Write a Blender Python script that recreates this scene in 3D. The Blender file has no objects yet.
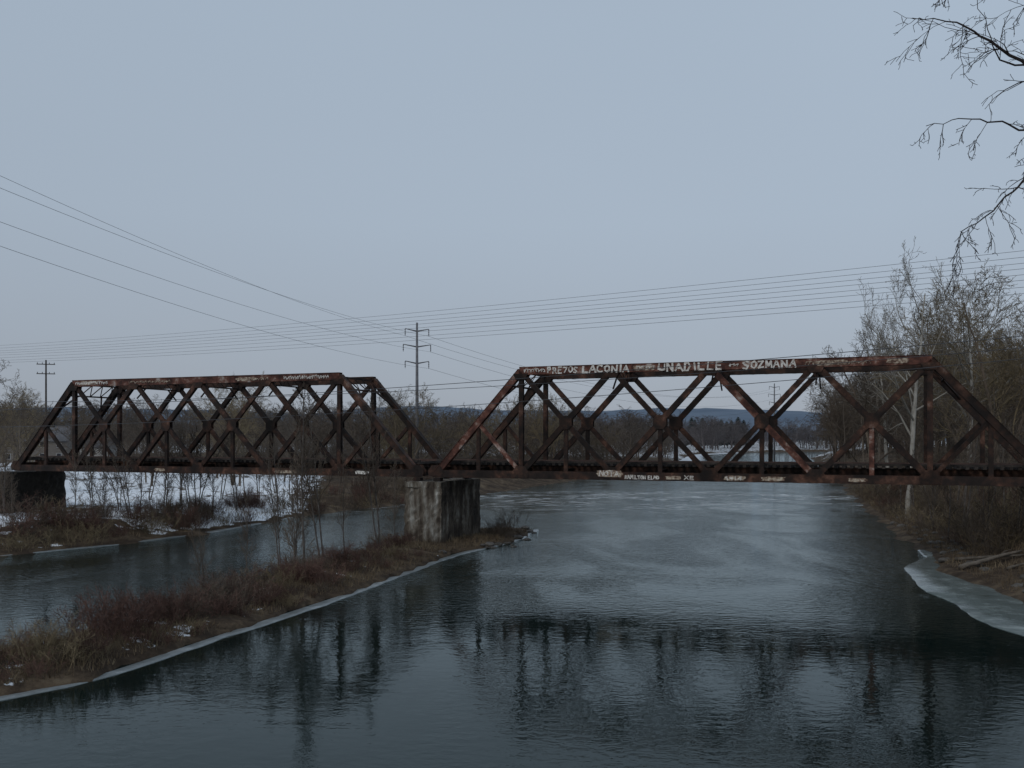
import bpy, math, random
import numpy as np
from mathutils import Vector, Matrix
C = bpy.context.scene.collection
rnd = random.Random(7)
R = math.radians
F = 950.0; HV = 440.0; CH = 8.5      # camera constants used to read places off the photograph

def at(u, Y, v=None, z=None):
    x = (u-512)/F*Y
    if z is None: z = CH+(HV-v)/F*Y
    return Vector((x, Y, z))

# ------------------------------------------------------------------ materials
def newmat(name):
    m = bpy.data.materials.new(name); m.use_nodes = True
    nt = m.node_tree; b = nt.nodes['Principled BSDF']
    return m, nt, b

def ramp(nt, stops):
    r = nt.nodes.new('ShaderNodeValToRGB')
    e = r.color_ramp.elements
    while len(e) < len(stops): e.new(0.5)
    for i, (p, c) in enumerate(stops):
        e[i].position = p; e[i].color = (c[0], c[1], c[2], 1)
    return r

def mk(name, stops, scale=2.0, detail=5, rough=0.85, bump=0.3, bscale=None, dist=0.05, stretch=(1,1,1), rand=0.0, spec=0.3, sideshade=False):
    m, nt, b = newmat(name); N = nt.nodes; L = nt.links
    tc = N.new('ShaderNodeTexCoord'); mp = N.new('ShaderNodeMapping'); mp.inputs['Scale'].default_value = stretch
    L.new(tc.outputs['Object'], mp.inputs[0])
    n = N.new('ShaderNodeTexNoise'); n.inputs['Scale'].default_value = scale; n.inputs['Detail'].default_value = detail
    n.inputs['Roughness'].default_value = 0.65
    L.new(mp.outputs[0], n.inputs['Vector'])
    fac = n.outputs['Fac']
    if sideshade:   # right-hand face made darker: its shade is painted into the colour
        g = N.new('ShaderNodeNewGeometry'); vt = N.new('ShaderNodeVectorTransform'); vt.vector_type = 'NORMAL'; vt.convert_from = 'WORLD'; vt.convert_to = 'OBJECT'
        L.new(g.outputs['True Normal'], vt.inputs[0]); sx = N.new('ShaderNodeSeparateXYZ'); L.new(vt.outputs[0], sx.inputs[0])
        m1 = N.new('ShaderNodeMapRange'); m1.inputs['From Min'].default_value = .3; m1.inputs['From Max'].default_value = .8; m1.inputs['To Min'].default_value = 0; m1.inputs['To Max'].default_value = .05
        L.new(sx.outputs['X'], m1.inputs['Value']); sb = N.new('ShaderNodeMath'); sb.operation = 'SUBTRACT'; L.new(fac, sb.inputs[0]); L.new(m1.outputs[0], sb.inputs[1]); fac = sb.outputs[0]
    r = ramp(nt, stops); L.new(fac, r.inputs[0])
    out = r.outputs[0]
    if rand > 0:
        oi = N.new('ShaderNodeObjectInfo'); mr = N.new('ShaderNodeMapRange')
        mr.inputs['To Min'].default_value = 1-rand; mr.inputs['To Max'].default_value = 1+rand
        L.new(oi.outputs['Random'], mr.inputs['Value'])
        hs = N.new('ShaderNodeHueSaturation'); L.new(mr.outputs[0], hs.inputs['Value']); L.new(out, hs.inputs['Color'])
        out = hs.outputs[0]
    L.new(out, b.inputs['Base Color'])
    b.inputs['Roughness'].default_value = rough
    b.inputs['Specular IOR Level'].default_value = spec
    if bump > 0:
        n2 = N.new('ShaderNodeTexNoise'); n2.inputs['Scale'].default_value = bscale or scale*5; n2.inputs['Detail'].default_value = 4
        L.new(mp.outputs[0], n2.inputs['Vector'])
        bp = N.new('ShaderNodeBump'); bp.inputs['Strength'].default_value = bump; bp.inputs['Distance'].default_value = dist
        L.new(n2.outputs['Fac'], bp.inputs['Height']); L.new(bp.outputs[0], b.inputs['Normal'])
    return m

M = {}
M['rust'] = mk('rusted_steel', [(0.30,(0.008,0.006,0.0055)),(0.46,(0.018,0.012,0.010)),(0.57,(0.045,0.023,0.016)),(0.65,(0.10,0.050,0.034)),(0.76,(0.20,0.16,0.14))], 0.8, 9, 0.85, 0.4, 14, 0.02, (1,1,1), 0.35)
M['rust_red'] = mk('red_painted_rusty_steel', [(0.30,(0.022,0.012,0.010)),(0.44,(0.066,0.028,0.021)),(0.54,(0.14,0.058,0.041)),(0.60,(0.24,0.16,0.13)),(0.69,(0.44,0.40,0.38))], 1.1, 9, 0.85, 0.4, 14, 0.02, (1,1,1), 0.15)
M['timber'] = mk('weathered_sleeper_timber', [(0.3,(0.02,0.017,0.015)),(0.7,(0.065,0.055,0.05))], 3, 5, 0.9, 0.4, 20, 0.02, (1,.2,1), 0.4)
M['rail'] = mk('rail_steel', [(0.3,(0.05,0.03,0.025)),(0.7,(0.10,0.06,0.05))], 4, 4, 0.6, 0.1)
M['paint'] = mk('white_graffiti_paint', [(0.35,(0.15,0.10,0.08)),(0.44,(0.50,0.47,0.43)),(0.60,(0.74,0.72,0.68))], 3.6, 10, 0.8, 0)
M['paint_y'] = mk('cream_graffiti_paint', [(0.40,(0.09,0.05,0.037)),(0.5,(0.27,0.20,0.15)),(0.60,(0.50,0.44,0.35))], 3.6, 10, 0.8, 0)
M['conc'] = mk('stained_concrete', [(0.32,(0.020,0.016,0.013)),(0.42,(0.052,0.040,0.031)),(0.50,(0.105,0.087,0.068)),(0.58,(0.19,0.175,0.15)),(0.68,(0.38,0.37,0.34))], 0.9, 10, 0.9, 1.0, 3.5, 0.14, (1.6,1.6,0.4), sideshade=True)
M['conc_dark'] = mk('dark_damp_stone', [(0.3,(0.010,0.009,0.008)),(0.55,(0.028,0.024,0.02)),(0.8,(0.075,0.066,0.055))], 1.0, 8, 0.9, 0.7, 4, 0.08)
M['bark'] = mk('brown_bark', [(0.3,(0.055,0.042,0.033)),(0.7,(0.15,0.118,0.090))], 2, 4, 0.95, 0.3, 12, 0.02, (1,1,.3), 0.3)
M['bark_grey'] = mk('grey_brown_bark', [(0.3,(0.070,0.057,0.047)),(0.7,(0.18,0.15,0.122))], 2, 4, 0.95, 0.3, 12, 0.02, (1,1,.3), 0.3)
M['bark_pale'] = mk('pale_sycamore_bark', [(0.3,(0.15,0.135,0.11)),(0.5,(0.33,0.31,0.275)),(0.75,(0.50,0.48,0.44))], 1.2, 4, 0.9, 0.2, 10, 0.02, (1,1,.5), 0.1)
M['pale_twig'] = mk('pale_sycamore_twigs', [(0.3,(0.13,0.115,0.09)),(0.55,(0.24,0.22,0.19)),(0.75,(0.38,0.36,0.32))], 0.6, 4, 0.9, 0)
M['bark_dark'] = mk('dark_twig_bark', [(0.3,(0.018,0.014,0.014)),(0.7,(0.045,0.036,0.034))], 3, 4, 0.95, 0.2, 12, 0.01)
M['sap_bark'] = mk('sapling_bark', [(0.3,(0.050,0.043,0.038)),(0.7,(0.15,0.13,0.115))], 3, 4, 0.95, 0.2, 12, 0.01)
M['tan'] = mk('tan_budding_twigs', [(0.3,(0.105,0.080,0.048)),(0.7,(0.21,0.165,0.10))], 1.5, 4, 0.95, 0, rand=0.25)
M['red_twig'] = mk('reddish_brush_stems', [(0.3,(0.055,0.031,0.026)),(0.7,(0.14,0.080,0.062))], 1.5, 4, 0.95, 0, rand=0.35)
M['grass'] = mk('dead_winter_grass', [(0.3,(0.055,0.038,0.026)),(0.5,(0.12,0.087,0.055)),(0.72,(0.25,0.20,0.13))], 0.6, 6, 0.95, 0)
M['needle'] = mk('hazy_evergreen_needles', [(0.3,(0.035,0.048,0.050)),(0.7,(0.058,0.074,0.075))], 1, 4, 0.95, 0.0, rand=0.2)
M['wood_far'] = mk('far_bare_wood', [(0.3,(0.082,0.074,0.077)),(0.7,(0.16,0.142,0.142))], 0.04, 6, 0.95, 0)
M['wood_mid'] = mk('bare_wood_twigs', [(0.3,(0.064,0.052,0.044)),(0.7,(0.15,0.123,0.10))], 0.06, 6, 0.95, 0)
M['ice'] = mk('shore_ice', [(0.3,(0.09,0.10,0.10)),(0.55,(0.17,0.19,0.195)),(0.75,(0.36,0.39,0.40))], 0.8, 7, 0.3, 0.3, 5, 0.04, (1,1,1), 0, 0.5)
M['ice_green'] = mk('wet_grey_green_ice', [(0.3,(0.060,0.076,0.070)),(0.5,(0.11,0.135,0.13)),(0.72,(0.27,0.31,0.30))], 0.6, 8, 0.22, 0.3, 4, 0.04, (1,1,1), 0, 0.5)
M['ice_snow'] = mk('snow_covered_river_ice', [(0.3,(0.35,0.38,0.41)),(0.6,(0.65,0.68,0.72))], 0.1, 7, 0.6, 0)
M['hill'] = mk('hazy_wooded_hills', [(0.35,(0.12,0.155,0.205)),(0.65,(0.155,0.195,0.25))], 0.004, 6, 1.0, 0, spec=0)  # distance haze is put into this blue-grey colour
M['steel'] = mk('galvanised_steel', [(0.3,(0.10,0.10,0.11)),(0.7,(0.17,0.17,0.18))], 2, 3, 0.6, 0)
M['polewood'] = mk('pole_timber', [(0.3,(0.04,0.033,0.03)),(0.7,(0.08,0.068,0.06))], 2, 3, 0.9, 0)
M['wire'] = mk('power_cable', [(0.3,(0.06,0.06,0.065)),(0.7,(0.08,0.08,0.085))], 2, 1, 0.6, 0)
M['siding'] = mk('weathered_siding', [(0.3,(0.16,0.14,0.13)),(0.7,(0.22,0.20,0.18))], 1, 4, 0.9, 0)
M['siding_w'] = mk('white_siding', [(0.3,(0.42,0.42,0.42)),(0.7,(0.52,0.52,0.52))], 1, 4, 0.9, 0)
M['shingle'] = mk('grey_shingles', [(0.3,(0.09,0.09,0.10)),(0.7,(0.16,0.16,0.17))], 2, 5, 0.9, 0)
M['pane'] = mk('window_glass', [(0.3,(0.02,0.02,0.025)),(0.7,(0.04,0.04,0.05))], 1, 1, 0.15, 0)
M['rock'] = mk('river_stone', [(0.3,(0.04,0.036,0.032)),(0.7,(0.13,0.12,0.11))], 3, 6, 0.9, 0.5, 12, 0.03, rand=0.3)
M['drift'] = mk('weathered_driftwood', [(0.3,(0.065,0.055,0.044)),(0.7,(0.17,0.145,0.12))], 3, 5, 0.9, 0.4, 15, 0.02, (1,1,1), 0.2)

def ground_mat():
    m, nt, b = newmat('winter_ground'); N = nt.nodes; L = nt.links
    tc = N.new('ShaderNodeTexCoord')
    n = N.new('ShaderNodeTexNoise'); n.inputs['Scale'].default_value = 0.5; n.inputs['Detail'].default_value = 10; n.inputs['Roughness'].default_value = 0.75
    L.new(tc.outputs['Object'], n.inputs['Vector'])
    r = ramp(nt, [(0.3,(0.024,0.017,0.013)),(0.47,(0.055,0.040,0.029)),(0.58,(0.105,0.077,0.052)),(0.74,(0.18,0.145,0.10))])
    L.new(n.outputs['Fac'], r.inputs[0])
    a = N.new('ShaderNodeAttribute'); a.attribute_name = 'snow'
    n2 = N.new('ShaderNodeTexNoise'); n2.inputs['Scale'].default_value = 0.6; n2.inputs['Detail'].default_value = 9; n2.inputs['Roughness'].default_value = 0.65
    L.new(tc.outputs['Object'], n2.inputs['Vector'])
    ad = N.new('ShaderNodeMath'); ad.operation = 'ADD'
    L.new(a.outputs['Fac'], ad.inputs[0]); L.new(n2.outputs['Fac'], ad.inputs[1])
    mr = N.new('ShaderNodeMapRange'); mr.interpolation_type = 'SMOOTHSTEP'
    mr.inputs['From Min'].default_value = 1.0; mr.inputs['From Max'].default_value = 1.05
    L.new(ad.outputs[0], mr.inputs['Value'])
    mx = N.new('ShaderNodeMix'); mx.data_type = 'RGBA'
    L.new(mr.outputs[0], mx.inputs['Factor']); L.new(r.outputs[0], mx.inputs['A']); mx.inputs['B'].default_value = (0.76,0.79,0.83,1)
    L.new(mx.outputs['Result'], b.inputs['Base Color'])
    b.inputs['Roughness'].default_value = 0.95; b.inputs['Specular IOR Level'].default_value = 0.1
    n3 = N.new('ShaderNodeTexNoise'); n3.inputs['Scale'].default_value = 3; n3.inputs['Detail'].default_value = 6
    L.new(tc.outputs['Object'], n3.inputs['Vector'])
    bp = N.new('ShaderNodeBump'); bp.inputs['Strength'].default_value = 0.8; bp.inputs['Distance'].default_value = 0.15
    L.new(n3.outputs['Fac'], bp.inputs['Height']); L.new(bp.outputs[0], b.inputs['Normal'])
    return m
M['ground'] = ground_mat()

def water_mat():
    m, nt, b = newmat('river_water'); N = nt.nodes; L = nt.links
    tc = N.new('ShaderNodeTexCoord')
    def noise(scale, detail, st, rot=0, dist=0.0):
        mp = N.new('ShaderNodeMapping'); mp.inputs['Scale'].default_value = st; mp.inputs['Rotation'].default_value = (0,0,rot)
        L.new(tc.outputs['Object'], mp.inputs[0])
        n = N.new('ShaderNodeTexNoise'); n.inputs['Scale'].default_value = scale; n.inputs['Detail'].default_value = detail
        n.inputs['Distortion'].default_value = dist
        L.new(mp.outputs[0], n.inputs['Vector']); return n
    def rng(a, f0, f1, t0, t1):
        mr = N.new('ShaderNodeMapRange'); mr.interpolation_type = 'SMOOTHSTEP'
        for k, v in (('From Min',f0),('From Max',f1),('To Min',t0),('To Max',t1)): mr.inputs[k].default_value = v
        L.new(a, mr.inputs['Value']); return mr.outputs[0]
    def mul(a, k):
        q = N.new('ShaderNodeMath'); q.operation = 'MULTIPLY'; L.new(a, q.inputs[0])
        if isinstance(k, float): q.inputs[1].default_value = k
        else: L.new(k, q.inputs[1])
        return q.outputs[0]
    def add(a, c):
        q = N.new('ShaderNodeMath'); q.operation = 'ADD'; L.new(a, q.inputs[0]); L.new(c, q.inputs[1]); return q.outputs[0]
    big = noise(0.10, 6, (1,0.6,1), 0.2, 1.2)
    sep = N.new('ShaderNodeSeparateXYZ'); L.new(tc.outputs['Object'], sep.inputs[0])
    # the current breaks up between the bridge and the bend, and is calmer near the camera bridge
    far = rng(sep.outputs['Y'], 42, 62, 0.0, 1.0)
    patch = mul(rng(big.outputs['Fac'], 0.38, 0.62, 0.4, 1.1), add(mul(far, 1.5), rng(sep.outputs['Y'], 0, 1, .38, .38)))
    r1 = noise(2.3, 3, (0.85,1.2,1), 0.15, 0.4); r2 = noise(0.35, 3, (0.7,1.2,1), -0.2, 0.8); r3 = noise(6.5, 2, (0.9,1.2,1), 0.1)
    h = add(add(mul(mul(r1.outputs['Fac'], 0.042), patch), mul(r2.outputs['Fac'], 0.018)), mul(mul(r3.outputs['Fac'], 0.012), patch))
    bp = N.new('ShaderNodeBump'); bp.inputs['Strength'].default_value = 1.0; bp.inputs['Distance'].default_value = 0.8
    L.new(h, bp.inputs['Height'])
    # riffles: pale streaks across the channel above the bridge, sky reflection painted as colour
    st = noise(1.3, 5, (0.35,1.5,1), -0.12, 0.4); s2 = noise(0.12, 3, (0.6,1.6,1), -0.12, 0.4)
    yb = rng(sep.outputs['Y'], 100, 135, 0, 1); yb2 = rng(sep.outputs['Y'], 146, 170, 1, 0)
    riffle_sheen = mul(mul(mul(yb, yb2), rng(s2.outputs['Fac'], .45, .58, 0.15, 1)), rng(st.outputs['Fac'], 0.52, 0.62, 0, .7))
    N.remove(b)
    df = N.new('ShaderNodeBsdfDiffuse'); df.inputs['Color'].default_value = (0.004,0.010,0.009,1)
    gl = N.new('ShaderNodeBsdfGlossy'); gl.inputs['Color'].default_value = (.90,.97,.97,1); gl.inputs['Roughness'].default_value = 0.03
    fr = N.new('ShaderNodeFresnel'); fr.inputs['IOR'].default_value = 1.26
    L.new(bp.outputs[0], gl.inputs['Normal']); L.new(bp.outputs[0], fr.inputs['Normal'])
    mx = N.new('ShaderNodeMixShader'); L.new(fr.outputs[0], mx.inputs[0]); L.new(df.outputs[0], mx.inputs[1]); L.new(gl.outputs[0], mx.inputs[2])
    fd = N.new('ShaderNodeBsdfDiffuse'); fd.inputs['Color'].default_value = (0.8,0.82,0.84,1)
    m2 = N.new('ShaderNodeMixShader'); L.new(riffle_sheen, m2.inputs[0]); L.new(mx.outputs[0], m2.inputs[1]); L.new(fd.outputs[0], m2.inputs[2])
    L.new(m2.outputs[0], N['Material Output'].inputs['Surface'])
    return m
M['water'] = water_mat()

# ------------------------------------------------------------------ mesh builder
def tag(o, label=None, cat=None, group=None, kind=None):
    if label: o['label'] = label
    if cat: o['category'] = cat
    if group: o['group'] = group
    if kind: o['kind'] = kind
    return o

def empty(name, loc=(0,0,0), rz=0):
    o = bpy.data.objects.new(name, None); C.objects.link(o)
    o.empty_display_size = 0.3
    o.location = loc; o.rotation_euler = (0,0,rz); return o

def link(name, me, parent=None):
    o = bpy.data.objects.new(name, me); C.objects.link(o)
    if parent: o.parent = parent
    return o

class MB:
    def __init__(s): s.v = []; s.f = []
    def box(s, lo, hi):
        x0,y0,z0 = lo; x1,y1,z1 = hi; b = len(s.v)
        s.v += [(x0,y0,z0),(x1,y0,z0),(x1,y1,z0),(x0,y1,z0),(x0,y0,z1),(x1,y0,z1),(x1,y1,z1),(x0,y1,z1)]
        s.f += [(b,b+3,b+2,b+1),(b+4,b+5,b+6,b+7),(b,b+1,b+5,b+4),(b+1,b+2,b+6,b+5),(b+2,b+3,b+7,b+6),(b+3,b,b+4,b+7)]
    def beam(s, p0, p1, w, t, side=Vector((0,1,0)), off=(0,0)):
        p0 = Vector(p0); p1 = Vector(p1); a = (p1-p0).normalized()
        u = a.cross(side)
        if u.length < 1e-4: side = Vector((1,0,0)); u = a.cross(side)
        u.normalize(); q = u.cross(a).normalized()
        o = u*off[0]+q*off[1]; b = len(s.v)
        for p in (p0, p1):
            for i, j in ((-1,-1),(1,-1),(1,1),(-1,1)):
                s.v.append(tuple(p+o+u*(i*w/2)+q*(j*t/2)))
        s.f += [(b,b+1,b+2,b+3),(b+7,b+6,b+5,b+4)]
        for i in range(4):
            j = (i+1) % 4; s.f.append((b+i, b+4+i, b+4+j, b+j))
    def tube(s, pts, rad, n=6, caps=False):
        b = len(s.v); ref = Vector((0.31,0.17,0.93))
        m = len(pts)
        for i, p in enumerate(pts):
            a = (pts[min(i+1,m-1)]-pts[max(i-1,0)])
            a.normalize()
            u = a.cross(ref)
            if u.length < 0.05: u = a.cross(Vector((1,0,0)))
            u.normalize(); q = a.cross(u); r = rad[i]
            for k in range(n):
                t = 2*math.pi*k/n; c = math.cos(t)*r; d = math.sin(t)*r
                s.v.append((p.x+u.x*c+q.x*d, p.y+u.y*c+q.y*d, p.z+u.z*c+q.z*d))
        for i in range(m-1):
            for k in range(n):
                k2 = (k+1) % n
                s.f.append((b+i*n+k, b+i*n+k2, b+(i+1)*n+k2, b+(i+1)*n+k))
        if caps:
            s.f.append(tuple(b+k for k in range(n))[::-1]); s.f.append(tuple(b+(m-1)*n+k for k in range(n)))
    def mesh(s, name, mat, smooth=False):
        me = bpy.data.meshes.new(name); me.from_pydata(s.v, [], s.f); me.materials.append(mat)
        if smooth: me.polygons.foreach_set('use_smooth', [True]*len(me.polygons))
        me.update(); return me
    def build(s, name, mat, parent=None, smooth=False):
        return link(name, s.mesh(name, mat, smooth), parent)

def npmesh(name, V, Fq, mat, smooth=False):
    k = Fq.shape[1]
    me = bpy.data.meshes.new(name); me.vertices.add(len(V)); me.vertices.foreach_set('co', V.astype(np.float32).ravel())
    me.loops.add(len(Fq)*k); me.loops.foreach_set('vertex_index', Fq.astype(np.int32).ravel())
    me.polygons.add(len(Fq)); me.polygons.foreach_set('loop_start', np.arange(0, len(Fq)*k, k, dtype=np.int32))
    me.update(calc_edges=True); me.validate()
    if smooth: me.polygons.foreach_set('use_smooth', [True]*len(me.polygons))
    me.materials.append(mat); return me

# ------------------------------------------------------------------ terrain
def vnoise(x, y, s, seed=0):
    x = x/s+seed*17.3; y = y/s-seed*9.1
    xi = np.floor(x); yi = np.floor(y); fx = x-xi; fy = y-yi
    fx = fx*fx*(3-2*fx); fy = fy*fy*(3-2*fy)
    def h(a, b):
        t = np.sin(a*127.1+b*311.7+seed*74.7)*43758.5453; return t-np.floor(t)
    return (h(xi,yi)*(1-fx)+h(xi+1,yi)*fx)*(1-fy)+(h(xi,yi+1)*(1-fx)+h(xi+1,yi+1)*fx)*fy

LEFT = [(-58,-90),(-53,20),(-45,52),(-38,69),(-32,77),(-28,86),(-24,104),(-14,126),(-5,147),(8,185),(22,225),(48,300),(72,400),(101,538),(150,640),(280,730),(700,780)]
RIGHT = [(700,700),(300,650),(190,560),(141,449),(97,300),(66,192),(51,142),(42,112),(36,90),(31.5,73),(28,62),(27.1,55.7),(26.5,49.5),(24.5,38),(23,28),(24,0),(26,-90)]
RIVER = LEFT+RIGHT
ISL_NEAR = [(-36,2),(-25,19),(-16.9,31),(-14.6,33.8),(-12.3,41.4),(-8.9,52),(-5.6,65),(-3.6,71.5),(-1.7,74.8),(0.6,81),(2.4,89.7)]
ISL_BACK = [(-1,91),(-5,88),(-8.5,82),(-11,74),(-13,66),(-16.4,50),(-18.8,40),(-24,31),(-36,15),(-46,2)]
ISLAND = ISL_NEAR+ISL_BACK

def sdist(px, py, poly):
    d = np.full(px.shape, 1e9); ins = np.zeros(px.shape, bool); n = len(poly)
    for i in range(n):
        ax, ay = poly[i]; bx, by = poly[(i+1) % n]
        ex, ey = bx-ax, by-ay; L2 = ex*ex+ey*ey
        t = np.clip(((px-ax)*ex+(py-ay)*ey)/L2, 0, 1)
        d = np.minimum(d, np.hypot(px-ax-t*ex, py-ay-t*ey))
        if ay != by:
            c = ((ay > py) != (by > py)) & (px < (bx-ax)*(py-ay)/(by-ay)+ax); ins ^= c
    return np.where(ins, d, -d)

def sm(t): t = np.clip(t, 0, 1); return t*t*(3-2*t)
TH = math.atan(0.39); DX, DY = math.cos(TH), -math.sin(TH); NX, NY = math.sin(TH), math.cos(TH)
P0 = Vector((-6.04, 76.56, 0))
def bridge_pt(s, w=0, z=0): return Vector((P0.x+DX*s+NX*w, P0.y+DY*s+NY*w, z))

CYs = np.array([-90,0,40,70,100,142,192,300,449,600,5000.]); CXs = np.array([-5,-5,0,-4,10,22,40,72,120,250,400.])
def ground(x, y):
    x = np.asarray(x, float); y = np.asarray(y, float)
    wob = (vnoise(x, y, 3.5, 3)-0.5)*1.6+(vnoise(x, y, 1.2, 5)-0.5)*0.5
    dr = -sdist(x, y, RIVER)+wob; di = sdist(x, y, ISLAND)+wob*0.6
    cx = np.interp(y, CYs, CXs); right = sm((x-cx)/20+0.5)
    dl = np.clip(dr, 0, None)
    hl = 0.25*sm(dl/0.8)+1.4*sm(dl/7)+1.6*sm((dl-15)/140)
    hr = 0.3*sm(dl/0.8)+4.4*sm((dl-1.2)/13)+1.5*sm(dl/90)
    land = hl*(1-right)+hr*right
    land = land+(vnoise(x, y, 9, 1)-0.5)*0.7*sm(dl/6)+(vnoise(x, y, 2.2, 2)-0.5)*0.30*sm(dl/1.5)+sm((dl-60)/300)*(vnoise(x, y, 70, 4)-.3)*2.0
    bed = -0.15-0.8*sm(-dr/3)-1.0*sm(-dr/10)
    h = np.where(dr > 0, land, bed*sm(-dr/1.2))
    low = 1-0.75*sm((y-66)/8)
    isl = 0.2*sm(di/0.6)+(0.4*sm(di/4)+(vnoise(x, y, 4, 6)-0.4)*0.45*sm(di/1.5))*low+(vnoise(x, y, 1.3, 7)-0.5)*0.16*sm(di/1)
    h = np.where(di > 0, np.maximum(h, isl), h)
    sx = (x-P0.x)*DX+(y-P0.y)*DY; wy = (x-P0.x)*NX+(y-P0.y)*NY
    e = 5.6*sm((7.5-np.abs(wy-2.7))/4.5)
    em = np.where(((sx < -48.5) | (sx > 46.5)) & (e > 0), e, -99)
    return np.maximum(h, em)
def gz(x, y): return float(ground(np.array([x]), np.array([y]))[0])

def axis(lo, hi, a, b, step, g=1.12):
    mid = list(np.arange(a, b, step)); out = []; s = step; p = mid[-1]
    while p < hi: s *= g; p += s; out.append(p)
    pre = []; s = step; p = a
    while p > lo: s *= g; p -= s; pre.append(p)
    return np.array(pre[::-1]+mid+out)
xs = axis(-3500, 3500, -52, 52, 0.6); ys = axis(-120, 4500, 22, 128, 0.6, 1.05)
GX, GY = np.meshgrid(xs, ys); Hh = ground(GX, GY)
nx, ny = len(xs), len(ys)
V = np.stack([GX.ravel(), GY.ravel(), Hh.ravel()], 1)
I = np.arange(nx*ny).reshape(ny, nx)
Q = np.stack([I[:-1,:-1].ravel(), I[:-1,1:].ravel(), I[1:,1:].ravel(), I[1:,:-1].ravel()], 1)
gm = npmesh('ground', V, Q, M['ground'], True)
di = sdist(GX, GY, ISLAND)
snow = np.full(GX.shape, 0.26)
lb = sm((GY-84)/8)*sm((-0.18*GY-GX)/7)*(1-sm((GY-220)/50))
snow += 0.44*lb*(vnoise(GX, GY, 12, 9)*0.8+0.42)
snow = np.where(di > 0, 0.27+0.14*vnoise(GX, GY, 2, 11)+0.07*sm((-9-GX)/4), snow)
snow += 0.26*sm((GY-300)/120)
snow = np.where((GX > 20) & (GY < 200), 0.2, snow)
lbn = (GX < -30) & (GY < 92); snow = np.where(lbn & (di < 0), 0.55*vnoise(GX, GY, 7, 12)+0.24+.28*sm((-39-GX)/5), snow)
snow = np.where(Hh < 0.22, 0.0, snow)
at_ = gm.attributes.new('snow', 'FLOAT', 'POINT'); at_.data.foreach_set('value', snow.ravel().astype(np.float32))
tag(link('ground', gm), kind='structure')

wx = np.arange(-120, 901, 12.); wy_ = np.arange(-100, 901, 12.); WX, WY = np.meshgrid(wx, wy_)
I = np.arange(len(wx)*len(wy_)).reshape(len(wy_), len(wx))
Q = np.stack([I[:-1,:-1].ravel(), I[:-1,1:].ravel(), I[1:,1:].ravel(), I[1:,:-1].ravel()], 1)
tag(link('water', npmesh('water', np.stack([WX.ravel(), WY.ravel(), np.zeros(WX.size)], 1), Q, M['water'])), kind='structure')

# hills
hx = np.arange(-4200, 4201, 40.); hy = np.linspace(2400, 4300, 16); HX, HY = np.meshgrid(hx, hy)
prof = 108+26*np.exp(-((HX-650)/360)**2)+28*np.exp(-((HX+330)/330)**2)+22*np.exp(-((HX+1500)/600)**2)+22*(vnoise(HX, HX*0, 300, 2)-.5)+8*(vnoise(HX, HY, 60, 3)-.5)
HZ = prof*np.sin(np.clip((HY-2400)/1300, 0, 1)*math.pi/2)-2
nxh, nyh = len(hx), len(hy); I = np.arange(nxh*nyh).reshape(nyh, nxh)
Q = np.stack([I[:-1,:-1].ravel(), I[:-1,1:].ravel(), I[1:,1:].ravel(), I[1:,:-1].ravel()], 1)
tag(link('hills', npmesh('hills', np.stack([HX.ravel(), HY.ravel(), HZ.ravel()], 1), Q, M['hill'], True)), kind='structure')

# shore ice
def resample(pts, step):
    out = []
    for (ax, ay), (bx, by) in zip(pts[:-1], pts[1:]):
        n = max(1, int(math.hypot(bx-ax, by-ay)/step))
        for i in range(n): out.append((ax+(bx-ax)*i/n, ay+(by-ay)*i/n))
    out.append(pts[-1]); return out
def ice(name, pts, side, wfun, label, mat, z=0.05, wav=.5, sm_=12, inner=-1.6, step=.35):
    p = resample(pts, step); mb = MB(); m = len(p)
    for _ in range(sm_):
        p = [p[0]]+[((p[i-1][0]+p[i][0]*2+p[i+1][0])/4, (p[i-1][1]+p[i][1]*2+p[i+1][1])/4) for i in range(1, m-1)]+[p[-1]]
    for i in range(m):
        dx = p[min(i+1,m-1)][0]-p[max(i-1,0)][0]; dy = p[min(i+1,m-1)][1]-p[max(i-1,0)][1]; l = math.hypot(dx, dy)
        n = (dy/l*side, -dx/l*side)
        A = lambda s, k: float(vnoise(np.array([p[i][0]]), np.array([p[i][1]]), s, k)[0])
        ww = wfun(i/m)*(1-wav*.5+wav*A(4.5,8))+0.16*(A(.9,4)-.3)+.12*(A(2.1,6)-.5)
        for o, zz in ((inner, z+0.02), (ww*0.5, z+0.01+0.02*rnd.random()), (ww, z*.7), (ww+0.04, -0.05)):
            mb.v.append((p[i][0]+n[0]*o, p[i][1]+n[1]*o, zz))
    for i in range(m-1):
        for k in range(3):
            a = i*4+k; mb.f.append((a, a+1, a+5, a+4) if side > 0 else (a, a+4, a+5, a+1))
    o = mb.build(name, mat, None, True); tag(o, label, 'ice'); return o
ice('shore_ice', ISL_NEAR[1:], 1, lambda t: 0.17 if t < .85 else 0.1, 'thin rim of grey ice along the river side of the brushy island', M['ice'], .03, 1.3, 12, -.3)
ice('shore_ice', [(23.2,30),(24.5,38),(26.5,49.5),(27.1,55.7),(28,62),(31.5,73)], -1, lambda t: 3.2*math.sin(math.pi*min(1,t*1.0+.12))**0.6+0.2, 'broad shelf of grey ice below the log pile on the right bank', M['ice_green'], .05, .35, 20)
ice('shore_ice', [(-45,52),(-38,69),(-32,77),(-28,86),(-24,104)], 1, lambda t: 0.15, 'narrow broken ice edge along the left bank of the side channel', M['ice'], .03, 1.2, 12, -.5)
ice('shore_ice', [(48,300),(72,400),(101,538),(150,640)], 1, lambda t: 7, 'white snow-covered ice strip far upriver at the left shore of the bend', M['ice_snow'], .12, .8, 10, -4, 3)

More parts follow.
